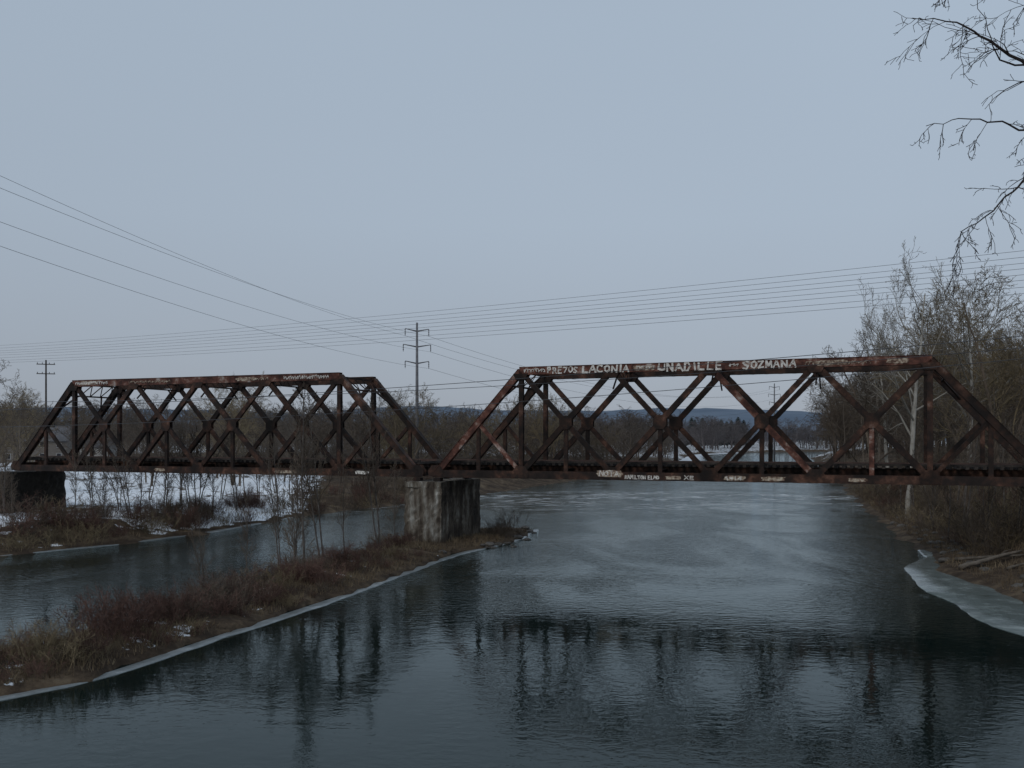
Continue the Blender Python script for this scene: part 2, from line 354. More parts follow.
# ------------------------------------------------------------------ bridge
PN = 7.28; SL = PN*6; ZB = 5.80; ZT = 13.85; WID = 5.7; CHORD = .58
def channel_member(p0, p1, w, dep, lace_side=False, cover=False):
    mb = MB(); p0 = Vector(p0); p1 = Vector(p1); L = (p1-p0).length; a = (p1-p0)/L
    yy = Vector((0,1,0)); u = a.cross(yy).normalized()
    for sg in (-1, 1):
        if lace_side:
            for e in (-1, 1):
                mb.beam(p0, p1, 0.085, 0.02, off=(e*(w/2-0.045), sg*dep/2))
                mb.beam(p0, p1, 0.015, 0.07, off=(e*(w/2+0.002), sg*(dep/2-0.045)))
            n = max(2, int(L/(w*1.1)))
            for i in range(n):
                q0 = p0+a*(L*i/n)+u*((w/2-.04)*(1 if i % 2 else -1))+yy*(sg*(dep/2+.012))
                q1 = p0+a*(L*(i+1)/n)+u*((w/2-.04)*(-1 if i % 2 else 1))+yy*(sg*(dep/2+.012))
                mb.beam(q0, q1, 0.065, 0.01)
        else:
            mb.beam(p0, p1, w, 0.02, off=(0, sg*dep/2))
            for e in (-1, 1):
                mb.beam(p0, p1, 0.018, 0.09, off=(e*(w/2-0.011), sg*(dep/2-0.057)))
    if not lace_side:
        n = max(2, int(L/(dep*1.1)))
        for e in ((-1, 1) if not cover else (-1,)):
            for i in range(n):
                sgn = 1 if i % 2 else -1
                q0 = p0+a*(L*i/n)+u*(e*(w/2+.008))+yy*(sgn*(dep/2-.05)); q1 = p0+a*(L*(i+1)/n)+u*(e*(w/2+.008))+yy*(-sgn*(dep/2-.05))
                mb.beam(q0, q1, 0.01, 0.06)
        if cover:
            mb.beam(p0, p1, 0.02, dep+.12, off=((w/2+.012)*(1 if u.z > 0 else -1), 0))
    return mb

def plate(cx, cz, pts, y, th=0.025):
    mb = MB(); n = len(pts)
    for yy in (y-th/2, y+th/2):
        for (x, z) in pts: mb.v.append((cx+x, yy, cz+z))
    mb.f.append(tuple(range(n))); mb.f.append(tuple(range(2*n-1, n-1, -1)))
    for i in range(n):
        j = (i+1) % n; mb.f.append((i, i+n, j+n, j))
    return mb

# hand-painted capitals as brush strokes on a 1 x 1 cell
GL = {'A':[[(0,0),(.45,1),(.9,0)],[(.2,.38),(.7,.38)]], 'C':[[(.85,.85),(.5,1),(.1,.75),(.05,.3),(.4,0),(.85,.12)]], 'D':[[(.1,0),(.1,1),(.55,.95),(.85,.5),(.55,.03),(.1,0)]],
 'E':[[(.8,1),(.1,1),(.1,0),(.8,0)],[(.1,.5),(.65,.52)]], 'H':[[(.1,0),(.1,1)],[(.8,0),(.8,1)],[(.1,.5),(.8,.5)]], 'I':[[(.4,0),(.42,1)]], 'L':[[(.12,1),(.1,0),(.8,.02)]],
 'M':[[(.02,0),(.1,1),(.45,.35),(.82,1),(.9,0)]], 'N':[[(.08,0),(.1,1),(.8,0),(.82,1)]], 'O':[[(.45,1),(.1,.75),(.1,.25),(.45,0),(.8,.25),(.8,.75),(.45,1)]],
 'P':[[(.1,0),(.1,1),(.65,.95),(.7,.55),(.1,.45)]], 'R':[[(.1,0),(.1,1),(.65,.95),(.68,.55),(.1,.48)],[(.35,.48),(.8,0)]], 'S':[[(.8,.9),(.4,1),(.1,.75),(.4,.52),(.75,.3),(.5,0),(.08,.1)]],
 'T':[[(0,1),(.9,1)],[(.45,1),(.44,0)]], 'U':[[(.1,1),(.1,.25),(.42,0),(.78,.25),(.8,1)]], 'Z':[[(.08,1),(.82,1),(.08,0),(.85,0)]], 'X':[[(.08,1),(.82,0)],[(.82,1),(.08,0)]],
 '7':[[(.08,1),(.8,1),(.3,0)]], '1':[[(.2,.8),(.45,1),(.45,0)]], '9':[[(.75,.6),(.4,.5),(.12,.75),(.4,1),(.75,.8),(.6,0)]], '4':[[(.65,0),(.65,1),(.08,.35),(.85,.35)]]}
def brush(mb, body, x, z, w, h, rr, y, th):
    tot = sum(.55 if c in ' I1' else 1.0 for c in body); cw = w/tot; cx = x
    for c in body:
        k = .55 if c in ' I1' else 1.0
        if c in GL:
            dz = rr.uniform(-.07,.07)*h; sc = rr.uniform(.84,1.08); sl = rr.uniform(-.08,.12); dw = cw*rr.uniform(.82,.98)
            for j, st in enumerate(GL[c]):
                pts = [(cx+(px_-(.15 if k < 1 else 0)+sl*pz+rr.uniform(-.05,.05))*dw, z+dz+(pz*sc+rr.uniform(-.05,.05))*h) for px_, pz in st]
                for i, (a, b) in enumerate(zip(pts[:-1], pts[1:])):
                    ex = Vector((b[0]-a[0], 0, b[1]-a[1])).normalized()*th*.35
                    mb.beam((a[0]-ex.x, y-.001*(i%3), a[1]-ex.z), (b[0]+ex.x, y-.001*(i%3), b[1]+ex.z), th*rr.uniform(.7,1.2), 0.0006)
        cx += cw*k

def scrawl(mb, x, z, w, h, rr, y):
    n = max(3, int(w/0.22)); prev = None
    for i in range(n):
        px_ = x+w*i/n; q = [(px_+rr.uniform(0,.16), z+rr.uniform(0,1)*h) for _ in range(3)]
        q[0] = (q[0][0], z+h*rr.uniform(.75,1)); q[1] = (q[1][0], z+h*rr.uniform(0,.2))
        if prev: q = [prev]+q
        for a, b in zip(q[:-1], q[1:]): mb.beam((a[0], y, a[1]), (b[0], y, b[1]), 0.055, 0.004)
        prev = q[-1]

def patch_mesh(mb, x, z, w, h, rr, y):
    n = 22; b = len(mb.v)
    for i in range(n):
        a = 2*math.pi*i/n; c, s = math.cos(a), math.sin(a)
        k = rr.uniform(.8,1.05); mb.v.append((x+w/2*(1+k*math.copysign(abs(c)**.5,c)), y, z+h/2*(1+k*math.copysign(abs(s)**.5,s))))
    mb.f.append(tuple(range(b, b+n)))

def make_span(origin_s, label, red, writing):
    root = empty('truss_span', bridge_pt(origin_s), -TH)
    tag(root, label, 'bridge span', 'truss spans of the railway bridge')
    rr = random.Random(int(origin_s*10)+5)
    for ti, y in enumerate((0, WID)):
        near = ti == 0
        def nm(): return M['rust_red'] if (near and red and rr.random() < 0.3) else M['rust']
        for sx, hx_ in ((0, PN), (SL, SL-PN)):
            channel_member((sx,y,ZB), (hx_,y,ZT), 0.48, 0.46, cover=True).build('end_post', M['rust_red'] if (near and red and sx == 0) else M['rust'], root)
        channel_member((PN-.1,y,ZT), (SL-PN+.1,y,ZT), 0.60, 0.46, cover=True).build('top_chord', M['rust_red'] if near else M['rust'], root)
        channel_member((-.3,y,ZB), (SL+.3,y,ZB), CHORD, 0.44).build('bottom_chord', M['rust'], root)
        for x in (PN, SL-PN):
            channel_member((x,y,ZB+.2), (x,y,ZT-.25), 0.34, 0.34).build('hip_vertical', M['rust'], root)
        zm = (ZB+ZT)/2
        for i in range(1, 5):
            x0, x1 = PN*i, PN*(i+1)
            a, b = ((x0,y,ZT-.1), (x1,y,ZB+.1)), ((x0,y,ZB+.1), (x1,y,ZT-.1))
            main, cnt = (b, a) if i < 3 else (a, b)
            channel_member(main[0], main[1], 0.41, 0.34).build('diagonal', nm(), root)
            channel_member(cnt[0], cnt[1], 0.37, 0.24).build('diagonal', nm(), root)
            xm = (x0+x1)/2
            channel_member((xm,y,ZB+.2), (xm,y,zm), 0.31, 0.20).build('sub_strut', nm(), root)
            for yy in (-.19, .19):
                plate(xm, zm, [(-.5,-.22),(-.24,-.52),(.24,-.52),(.5,-.22),(.5,.22),(.24,.52),(-.24,.52),(-.5,.22)], y+yy).build('gusset_plate', M['rust'], root)
        for xe, xn in ((PN/2, PN), (SL-PN/2, SL-PN)):
            channel_member((xe,y,ZB+.2), (xe,y,zm), 0.29, 0.20).build('sub_strut', nm(), root)
            channel_member((xn,y,ZB+.1), (xe,y,zm), 0.29, 0.22).build('diagonal', nm(), root)
        for i in range(1, 6):
            for yy in (-.255, .255):
                plate(PN*i, ZT-.15, [(-.62,-.05),(-.38,-.52),(.38,-.52),(.62,-.05)], y+yy).build('gusset_plate', M['rust'], root)
        for i in range(0, 7):
            for yy in (-.245, .245):
                plate(PN*i, ZB+.1, [(-.6,-.34),(.6,-.34),(.7,.1),(.36,.58),(-.36,.58),(-.7,.1)], y+yy).build('gusset_plate', M['rust'], root)
    X = Vector((1,0,0))
    def cross_strut(x, z, h):
        m2 = MB()
        for zz in (z-h/2, z+h/2): m2.beam((x,.24,zz), (x,WID-.24,zz), .12, .14, side=X)
        n = 8
        for i in range(n):
            q0 = .24+(WID-.48)*i/n; q1 = .24+(WID-.48)*(i+1)/n
            s0 = 1 if i % 2 else -1
            m2.beam((x, q0, z-s0*h/2), (x, q1, z+s0*h/2), .06, .05, side=X)
        return m2
    for i in range(2, 5):
        m2 = cross_strut(PN*i, ZT-.25, 0.55)
        for sg, y in ((1,.24), (-1,WID-.24)): m2.beam((PN*i,y,ZT-1.5), (PN*i,y+sg*1.1,ZT-.55), .10, .10, side=X)
        m2.build('sway_strut', M['rust'], root)
    for x, sgn in ((PN, -1), (SL-PN, 1)):
        m2 = MB(); dz = (ZB-ZT)/PN
        def P(t, yv): return (x+sgn*t, yv, ZT+dz*t)
        for t in (0.05, 1.0): m2.beam(P(t,.24), P(t,WID-.24), .14, .16, side=X)
        n = 8
        for i in range(n):
            q0 = .24+(WID-.48)*i/n; q1 = .24+(WID-.48)*(i+1)/n; a, b = (.05,1.) if i % 2 else (1.,.05)
            m2.beam(P(a,q0), P(b,q1), .08, .06, side=X)
        m2.beam(P(2.2,.24), P(1.0,1.4), .12, .12, side=X); m2.beam(P(2.2,WID-.24), P(1.0,WID-1.4), .12, .12, side=X)
        m2.build('portal_brace', M['rust'], root)
    for i in range(1, 5):
        for a, b in ((.24, WID-.24), (WID-.24, .24)):
            m2 = MB(); zz = ZT+.12+(0.06 if a < 1 else 0)
            m2.beam((PN*i,a,zz), (PN*(i+1),b,zz), .05, .12); m2.build('top_lateral', M['rust'], root)
    for i in range(0, 13):
        x = PN*i/2; m2 = MB()
        x = min(max(x, .15), SL-.15)
        m2.beam((x,.1,5.93), (x,WID-.1,5.93), .018, .74, side=Vector((0,0,1)))
        for zz in (5.55, 6.3): m2.beam((x,.1,zz), (x,WID-.1,zz), .26, .03, side=Vector((0,0,1)))
        m2.build('floor_beam', M['rust'], root)
    for y in (WID/2-.85, WID/2+.85):
        m2 = MB(); m2.beam((0,y,6.2), (SL,y,6.2), .6, .02); m2.beam((0,y,6.51), (SL,y,6.51), .02, .24); m2.beam((0,y,5.9), (SL,y,5.9), .02, .24)
        m2.build('stringer', M['rust'], root)
        m2 = MB(); yr = y+(-.13 if y > WID/2 else .13)
        m2.box((0,yr-.035,6.74), (SL,yr+.035,6.9))
        m2.box((0,yr-.07,6.722), (SL,yr+.07,6.738)); m2.build('rail', M['rail'], root)
    tie = MB(); tie.box((-.11,.75,6.525), (.11,WID-.75,6.72)); tme = tie.mesh('sleeper', M['timber'])
    n = 84
    for i in range(n):
        o = link('sleeper', tme, root); o.location = (.3+(SL-.6)*i/(n-1), rr.uniform(-.06,.06), 0)
    for yv in (.8, WID-.8):
        m2 = MB(); m2.box((.1, yv-.08, 6.722), (SL-.1, yv+.08, 6.86)); m2.build('guard_timber', M['timber'], root)
    for (body, x, wdt, z, h, mt) in writing:
        m2 = MB()
        if body is None: scrawl(m2, x, z, wdt, h, rr, -.274); m2.build('graffiti', mt, root)
        elif body == '#': patch_mesh(m2, x, z, wdt, h, rr, -.268); m2.build('paint_patch', mt, root)
        else: brush(m2, body, x, z, wdt, h, rr, -.276, .13 if h > .45 else (.10 if h > .4 else .065)); m2.build('graffiti', mt, root)
    return root

W, Yl = M['paint'], M['paint_y']
make_span(0, 'nearer right-hand rusted truss span with large white graffiti names along its top chord', True, [
    ('PRE7OS', 9.5, 2.5, ZT-.22, .43, W), ('LACONIA', 12.3, 3.7, ZT-.25, .51, W), ('UNADILLE', 18.1, 4.8, ZT-.27, .54, W),
    ('SOZMANA', 24.2, 3.7, ZT-.25, .51, W), (None, 7.6, 1.8, ZT-.15, .3, W), (None, 16.4, 1.5, ZT-.14, .26, W), (None, 23.2, .8, ZT-.12, .22, W), (None, 28.4, 2.4, ZT-.16, .26, Yl), (None, 31.2, 1.6, ZT-.15, .22, Yl),
    ('#', 16.2, 1.7, ZT-.22, .4, Yl), ('#', 29.0, 2.4, ZT-.22, .4, Yl), ('#', 33.6, 1.6, ZT-.2, .36, Yl),
    ('#', 13.3, 2.2, ZB-.1, .56, Yl), ('NOTA', 13.6, 1.6, ZB+.0, .38, W), ('HAMILTON ELMO', 15.6, 2.6, ZB-.18, .26, W), ('#', 18.6, 1.2, ZB-.2, .3, Yl), ('XE', 20.0, .8, ZB-.16, .26, W), ('#', 22.8, 1.6, ZB-.2, .36, Yl), ('1914', 23.0, 1.2, ZB-.16, .28, W), ('#', 25.4, 1.8, ZB-.2, .34, Yl), ('#', 31.2, 1.3, ZB-.18, .3, Yl)])
make_span(-45.45, 'farther left-hand rusted truss span resting on the left abutment and the pier', False, [
    (None, 7.6, 4.0, ZT-.15, .3, W), (None, 26.3, 3.2, ZT-.15, .28, Yl), ('#', 26.0, 2.2, ZT-.2, .36, Yl), (None, 31.0, 4.6, ZT-.17, .34, W), (None, 14, 5, ZT-.12, .2, Yl), ('#', 8.0, 2.6, ZT-.2, .4, Yl),
    ('#', 30, 2.4, ZB-.18, .34, Yl), ('#', 17, 1.2, ZB-.15, .3, Yl), ('#', 38, 1.4, ZB-.15, .3, W)])

def block(name, lo, hi, batter, mat, parent, sub=0.35, amp=0.07, seed=1):
    mb = MB(); ax = [np.linspace(lo[i], hi[i], max(2, int((hi[i]-lo[i])/sub)+1)) for i in range(3)]
    idx = {}
    def vid(i, j, k):
        if (i,j,k) in idx: return idx[(i,j,k)]
        x, y, z = ax[0][i], ax[1][j], ax[2][k]; t = (z-lo[2])/(hi[2]-lo[2])
        cx, cy = (lo[0]+hi[0])/2, (lo[1]+hi[1])/2
        x = cx+(x-cx)*(1-batter*t*1.0); y = cy+(y-cy)*(1-batter*t*.5)
        rr = random.Random(i*7919+j*104729+k*1299709+seed)
        idx[(i,j,k)] = len(mb.v); mb.v.append((x+rr.uniform(-amp,amp), y+rr.uniform(-amp,amp), z+rr.uniform(-amp,amp)*.4)); return idx[(i,j,k)]
    n = [len(a)-1 for a in ax]
    for i in range(n[0]):
        for j in range(n[1]):
            for k, fl in ((0,1), (n[2],0)):
                q = (vid(i,j,k), vid(i+1,j,k), vid(i+1,j+1,k), vid(i,j+1,k)); mb.f.append(q[::-1] if fl else q)
    for i in range(n[0]):
        for k in range(n[2]):
            for j, fl in ((0,0), (n[1],1)):
                q = (vid(i,j,k), vid(i+1,j,k), vid(i+1,j,k+1), vid(i,j,k+1)); mb.f.append(q[::-1] if fl else q)
    for j in range(n[1]):
        for k in range(n[2]):
            for i, fl in ((0,1), (n[0],0)):
                q = (vid(i,j,k), vid(i,j+1,k), vid(i,j+1,k+1), vid(i,j,k+1)); mb.f.append(q[::-1] if fl else q)
    return mb.build(name, mat, parent)

pier = empty('bridge_pier', bridge_pt(-0.8, 0), -TH)
tag(pier, 'pale stained concrete pier standing on the island between the two truss spans', 'pier')
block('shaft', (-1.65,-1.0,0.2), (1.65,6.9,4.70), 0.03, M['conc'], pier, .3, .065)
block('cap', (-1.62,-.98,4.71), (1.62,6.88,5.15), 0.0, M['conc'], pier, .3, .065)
block('footing', (-1.85,-1.2,-1.2), (1.85,7.1,0.3), 0.04, M['conc_dark'], pier, .35, .06)
for x in (-.9, .9):
    for y in (0, WID):
        m2 = MB(); m2.box((x-.3,y-.3,5.19), (x+.3,y+.3,5.45)); m2.build('bearing_block', M['rust'], pier)
ab = empty('bridge_abutment', bridge_pt(-47.3, 0), -TH)
tag(ab, 'dark stone abutment under the far left end of the bridge', 'abutment')
block('breast_wall', (-1.9,-.9,-.3), (1.5,6.3,5.35), .08, M['conc_dark'], ab, .4, .09)
ab = empty('bridge_abutment', bridge_pt(45.2, 0), -TH)
tag(ab, 'stone abutment at the right end of the bridge just past the picture edge', 'abutment')
block('breast_wall', (-1.9,-1.2,-.3), (2.2,6.9,5.4), .05, M['conc_dark'], ab, .4, .06)

# ------------------------------------------------------------------ trees
def grow(out, p, d, L, r, lvl, P, rr):
    n = P['seg'][lvl]; pts = [p.copy()]; rads = [r]; end = P['taper'][lvl]
    wob = P['wob'][lvl]; up = P['up'][lvl]; dirs = [d.copy()]
    for i in range(n):
        d = Vector((d.x+rr.gauss(0,wob), d.y+rr.gauss(0,wob), d.z+rr.gauss(0,wob)+up)); d.normalize()
        p = p+d*(L/n); pts.append(p); dirs.append(d); rads.append(max(P['rmin'], r*(1-(1-end)*(i+1)/n)))
    out[0 if lvl == 0 else 1].tube(pts, rads, P['sides'][lvl])
    if lvl >= P['max']: return
    k = P['n'][lvl]; st = P['start'][lvl]
    for j in range(k):
        t = st+(1-st)*(j+rr.random())/k; t = min(t, .999); f = t*n; i = int(f); f -= i
        q = pts[i].lerp(pts[i+1], f); rad = rads[i]*(1-f)+rads[i+1]*f; dd = dirs[i+1]
        a = dd.cross(Vector((rr.gauss(0,1), rr.gauss(0,1), rr.gauss(0,1)))).normalized()
        ang = R(rr.gauss(P['ang'][lvl], 9)); nd = (dd*math.cos(ang)+a*math.sin(ang)).normalized()
        ll = L*P['ratio'][lvl]*(1-P['fall'][lvl]*(t-st)/(1-st+1e-6))*rr.uniform(.7,1.25)
        grow(out, q, nd, ll, max(P['rmin'], min(rad*.8, rad*P['rr'][lvl])), lvl+1, P, rr)

TALL = dict(seg=[9,5,3,2,2], taper=[.18,.3,.35,.4,.5], wob=[.05,.13,.16,.2,.2], up=[.03,.10,.06,.03,0], sides=[7,4,3,3,3], n=[16,7,5,3], start=[.28,.2,.15,.15], ang=[46,42,40,42], ratio=[.42,.5,.5,.55], fall=[.55,.4,.4,.3], rr=[.5,.5,.5,.6], rmin=.013, max=4)
ROUND = dict(TALL, n=[14,8,5,3], start=[.16,.15,.1,.1], ang=[50,45,42,42], ratio=[.55,.5,.5,.5], wob=[.07,.15,.18,.2,.2])
SAP = dict(TALL, seg=[9,4,3,2,2], n=[20,5,3,2], start=[.3,.15,.1,.1], ratio=[.23,.45,.5,.5], ang=[32,34,36,38], wob=[.055,.12,.16,.2,.2], up=[.05,.12,.06,.03,0], taper=[.25,.35,.35,.4,.5], rmin=.013, max=3)
LOW = dict(TALL, seg=[4,2,2,2,2], n=[12,7,5,3], sides=[4,3,3,3,3], rmin=.028, max=3, start=[.12,.1,.1,.1], ratio=[.48,.5,.55,.5])
def proto(P, H, r, seed, mt, mb_, fork=1, tl=(.12,.3)):
    rr = random.Random(seed); out = [MB(), MB()]
    for k in range(fork):
        a = rr.uniform(0, 6.28)+k*6.28/fork; tilt = 0.04 if fork == 1 else rr.uniform(*tl)
        grow(out, Vector((math.cos(a)*.1*(fork>1), math.sin(a)*.1*(fork>1), -.4)), Vector((math.cos(a)*tilt, math.sin(a)*tilt, 1)).normalized(), H*rr.uniform(.85,1), r, 0, P, rr)
    return (out[0].mesh('trunk', mt, True), out[1].mesh('branches', mb_, True), H)
SYC = dict(TALL, n=[13,6,5,3], start=[.3,.25,.15,.15], ang=[50,44,40,40], ratio=[.48,.5,.5,.5], rr=[.62,.58,.55,.6], rmin=.017, wob=[.075,.15,.18,.2,.2])
PR = {
 'tall': [proto(TALL, 20, .22, 1, M['bark_grey'], M['bark']), proto(TALL, 20, .2, 2, M['bark'], M['bark'], 2), proto(TALL, 20, .24, 3, M['bark_grey'], M['bark_grey'])],
 'round': [proto(ROUND, 14, .2, 4, M['bark'], M['bark']), proto(ROUND, 14, .17, 5, M['bark'], M['tan'], 2)],
 'pale': [proto(SYC, 24, .34, 6, M['bark_pale'], M['pale_twig'])],
 'sap': [proto(SAP, 9, .075, 7, M['sap_bark'], M['bark']), proto(SAP, 9, .07, 8, M['sap_bark'], M['bark'], 2, (.05,.14)), proto(SAP, 9, .055, 9, M['sap_bark'], M['bark'], 3, (.05,.16))],
}
BUSHP = dict(seg=[4,3,2,2], taper=[.4,.4,.5,.5], wob=[.12,.16,.2,.2], up=[.06,.05,.04,0], sides=[3,3,3,3], n=[6,4,2], start=[.2,.15,.1], ang=[28,34,36], ratio=[.42,.5,.5], fall=[.4,.4,.3], rr=[.6,.6,.6], rmin=.006, max=2)
def bush_proto(seed, H, mat, stems):
    rr = random.Random(seed); mb = MB(); out = [mb, mb]
    for k in range(stems):
        a = rr.uniform(0,6.28); t = rr.uniform(.05,.6); rad = rr.uniform(0,1.1)
        grow(out, Vector((math.cos(a)*rad, math.sin(a)*rad, -.1)), Vector((math.cos(a)*t, math.sin(a)*t, 1)).normalized(), H*rr.uniform(.35,1.2), .013, 0, BUSHP, rr)
    return mb.mesh('shrub', mat)
BU = [bush_proto(11, 1.7, M['red_twig'], 34), bush_proto(12, 1.7, M['red_twig'], 38), bush_proto(13, 1.6, M['tan'], 32), bush_proto(14, 2.2, M['bark'], 30)]

def tree(kind, i, x, y, h, label, group=None, rz=None, cat='tree', z=None, name='bare_tree', sq=1.0):
    t, b, H = PR[kind][i % len(PR[kind])]
    o = empty(name, (x, y, (gz(x,y) if z is None else z)-.05), rnd.uniform(0,6.28) if rz is None else rz)
    s = h/H; o.scale = (s*sq*rnd.uniform(.9,1.15), s*sq*rnd.uniform(.9,1.15), s)
    link('trunk', t, o); link('branches', b, o); tag(o, label, cat, group); return o
def px(u, Y): return (u-512)/F*Y
def land(x, y): return gz(x, y) > .25

for u, Y, h, k, lab in [(304,57,12.6,0,'tall slender leafless sapling on the island, the one rising highest left of the pier'),
        (322,61,11.0,1,'forked leafless sapling just right of the tallest island sapling'),(281,58,8.6,1,'forked leafless sapling left of the tallest island sapling'),
        (378,68,11.0,1,'thin forked sapling on the island midway between tallest sapling and pier'),(345,62,8.0,0,'short single-stemmed sapling near the island ice rim'),
        (395,72,7.2,0,'small single-stemmed sapling beside the left face of the pier'),(297,63,10.6,2,'many-stemmed sapling close behind the tallest island sapling'),
        (247,52,6.0,0,'small single-stemmed sapling on the middle of the island'),(205,48,4.6,1,'low forked sapling leftmost of those on the island')]:
    tree('sap', k, px(u,Y), Y, h, lab, name='sapling', sq=.8)
tree('round', 0, px(2,118), 118, 17.5, 'broad bare tree at the far left edge of the picture behind the bridge end')
for u, Y, h, k in [(140,88,7.5,0),(165,88,8.5,1),(196,93,9.5,2),(212,95,8,0),(236,100,9,1),(120,92,7,2),(258,108,9,2),(92,86,6.5,1),(290,115,8,0),(180,100,9,2),(222,108,9,1),(150,105,8,1),
                   (12,79,5.5,0),(75,82,6.5,0),(105,84,5,2),(130,86,7,1),(5,86,7,2),(190,97,7,1),(245,112,9,0),(275,122,10,1),(310,128,10,0)]:
    x = px(u,Y)
    if land(x,Y): tree('sap', k, x, Y, h, 'slim leafless sapling on the snowy left bank near the left span', 'saplings on the snowy left bank', name='sapling')
def rivd(x, Y): return float(-sdist(np.array([x]),np.array([Y]),RIVER)[0])
cnt = 0
while cnt < 58:
    Y = rnd.uniform(135,300); u = rnd.uniform(-20,640); x = px(u,Y); d = rivd(x, Y)
    if not land(x, Y) or d < 3 or d > 150: continue
    h = min(rnd.uniform(10,17), (CH+Y*33/F+rnd.uniform(-1,2.0)))
    tree(rnd.choice(['round','round','tall']), rnd.randrange(3), x, Y, h, 'bare brown tree on the low left shore seen behind the trusses', 'bare trees on the left shore behind the trusses'); cnt += 1
tree('pale', 0, 40.4, 97, 24, 'tall pale-barked sycamore rising above the right end of the bridge', name='sycamore_tree', rz=1.0, sq=.9)
tree('pale', 0, 50, 104, 21, 'pale-barked sycamore farthest right, behind the sloping end post', name='sycamore_tree', rz=3.1)
tree('pale', 0, 54, 136, 25, 'slim pale sycamore left of the tall one, over the truss corner', name='sycamore_tree', rz=4.4, sq=.8)
for u, Y, h, k in [(948,74,9,0),(966,80,11,1),(985,72,8,2),(1003,78,10,0),(1018,70,9,1),(935,84,8,2),(915,96,9,1),(978,92,12,0),(900,110,9,0),(1030,66,9,2),(958,88,12,1),(995,86,12,0),(925,104,11,2)]:
    x = px(u,Y); tree('sap', k, x, Y, h, 'thin leafless sapling on the steep right bank beneath the bridge', 'saplings on the right bank slope', name='sapling')
tree('round', 1, px(1004,98), 98, 20, 'tan-tinted bushy bare tree at the right edge of the picture above the bridge')
tree('round', 1, px(968,118), 118, 21, 'tan-tinted bushy bare tree beside the tall pale sycamore')
cnt = 0
while cnt < 50:
    Y = rnd.uniform(95,350); x = float(np.interp(Y,[62,90,142,192,300,449],[28,36,51,66,97,141]))+rnd.uniform(2,36)
    u = 512+F*x/Y
    if u > 1100: continue
    vt = np.interp(u,[795,845,870,1024],[398,366,335,300])+rnd.uniform(-8,42); zt = CH+(HV-vt)/F*Y; h = zt-gz(x,Y)
    h = min(max(h,8),25)
    tree(rnd.choice(['tall','tall','round']), rnd.randrange(3), x, Y, h, 'bare grey-brown tree in the crowded stand along the right bank', 'bare trees of the right bank stand'); cnt += 1

def bush(i, x, y, s, label, group, name='shrub'):
    o = link(name, BU[i], None); o.location = (x, y, gz(x,y)-.03); o.rotation_euler = (0,0,rnd.uniform(0,6.28)); o.scale = (s*rnd.uniform(1,1.5), s*rnd.uniform(1,1.5), s*rnd.uniform(.75,1.1)); tag(o, label, 'shrub', group)
cnt = 0
while cnt < 122:
    y = rnd.uniform(26,80); x = rnd.uniform(-26,2)
    d = float(sdist(np.array([x]),np.array([y]),ISLAND)[0])
    if d < .7 or 512+F*x/y < -30: continue
    if y > 66 and x > -8: continue
    lim = .85 if d > 1.6 else .5
    if y > 55: lim *= .85
    if 512+F*x/y < 120: lim *= 1.1
    bush(rnd.choice([0,0,1,1,2,3]), x, y, rnd.uniform(.4,1.0)*lim, 'tangled leafless shrub in the brush covering the island', 'shrubs covering the island'); cnt += 1
for i in range(5):
    x, y = rnd.uniform(-1.6,1.2), rnd.uniform(79,87); bush(3, x, y, rnd.uniform(.5,1.1), 'dark leafless shrub on the island tip right of the pier', 'shrubs beside the pier')
cnt = 0
while cnt < 88:
    y = rnd.uniform(66,145); x = px(rnd.uniform(-10,430),y); d = rivd(x, y)
    if d < .3 or d > 8: continue
    bush(rnd.choice([0,1,2,3,3]), x, y, rnd.uniform(.55,1.25), 'leafless shrub along the left bank of the side channel', 'shrubs along the left bank'); cnt += 1
for i in range(10):
    q = bridge_pt(rnd.uniform(-49.5,-44.5), rnd.uniform(-4.5,-1.4)); bush(3, q.x, q.y, rnd.uniform(.9,1.7), 'brown shrub growing against the dark left abutment', 'shrubs against the left abutment')
cnt = 0
while cnt < 70:
    y = rnd.uniform(56,150); x = float(np.interp(y,[62,90,142,192],[28,36,51,66]))+rnd.uniform(1.2,12)
    if (y < 70 and x < 33) or 512+F*x/y > 1040: continue
    bush(rnd.choice([0,3,2,3,2]), x, y, rnd.uniform(.6,1.6), 'leafless shrub on the right bank slope', 'shrubs on the right bank'); cnt += 1

# far woods (uncountable masses)
lowp = []
for sd in (21,22,23,24):
    rr = random.Random(sd); mb = MB(); grow([mb,mb], Vector((0,0,-.5)), Vector((0,0,1)), 15, .2, 0, LOW, rr); lowp.append((np.array(mb.v), np.array(mb.f)))
def wood(name, pts, mat, label, wide=1.15):
    Vs = []; Fs = []; b = 0
    for (x, y, h) in pts:
        v, f = lowp[rnd.randrange(4)]; a = rnd.uniform(0,6.28); s = h/15; c, sn = math.cos(a)*s*wide, math.sin(a)*s*wide
        Vs.append(np.stack([v[:,0]*c-v[:,1]*sn+x, v[:,0]*sn+v[:,1]*c+y, v[:,2]*s+gz(x,y)], 1)); Fs.append(f+b); b += len(v)
    o = link(name, npmesh(name, np.concatenate(Vs), np.concatenate(Fs), mat)); tag(o, label, 'wood', None, 'stuff')
pts = []
while len(pts) < 270:
    Y = rnd.uniform(200,470); u = rnd.uniform(-60,690); x = px(u,Y)
    if rivd(x, Y) > 6: pts.append((x, Y, min(rnd.uniform(11,19), CH+Y*33/F-3.5)))
wood('bare_wood', pts, M['wood_mid'], 'mass of bare winter woods behind the left span', 1.35)
pts = []
while len(pts) < 160:
    Y = rnd.uniform(150,400); u = rnd.uniform(-40,690); x = px(u,Y)
    if 3 < rivd(x, Y) < 90 and not (Y < 215 and u < 330): pts.append((x, Y, rnd.uniform(3.5,6.5)))
wood('low_thicket', pts, M['wood_mid'], 'low brown thicket along the left shore under the far trees', 2.4)
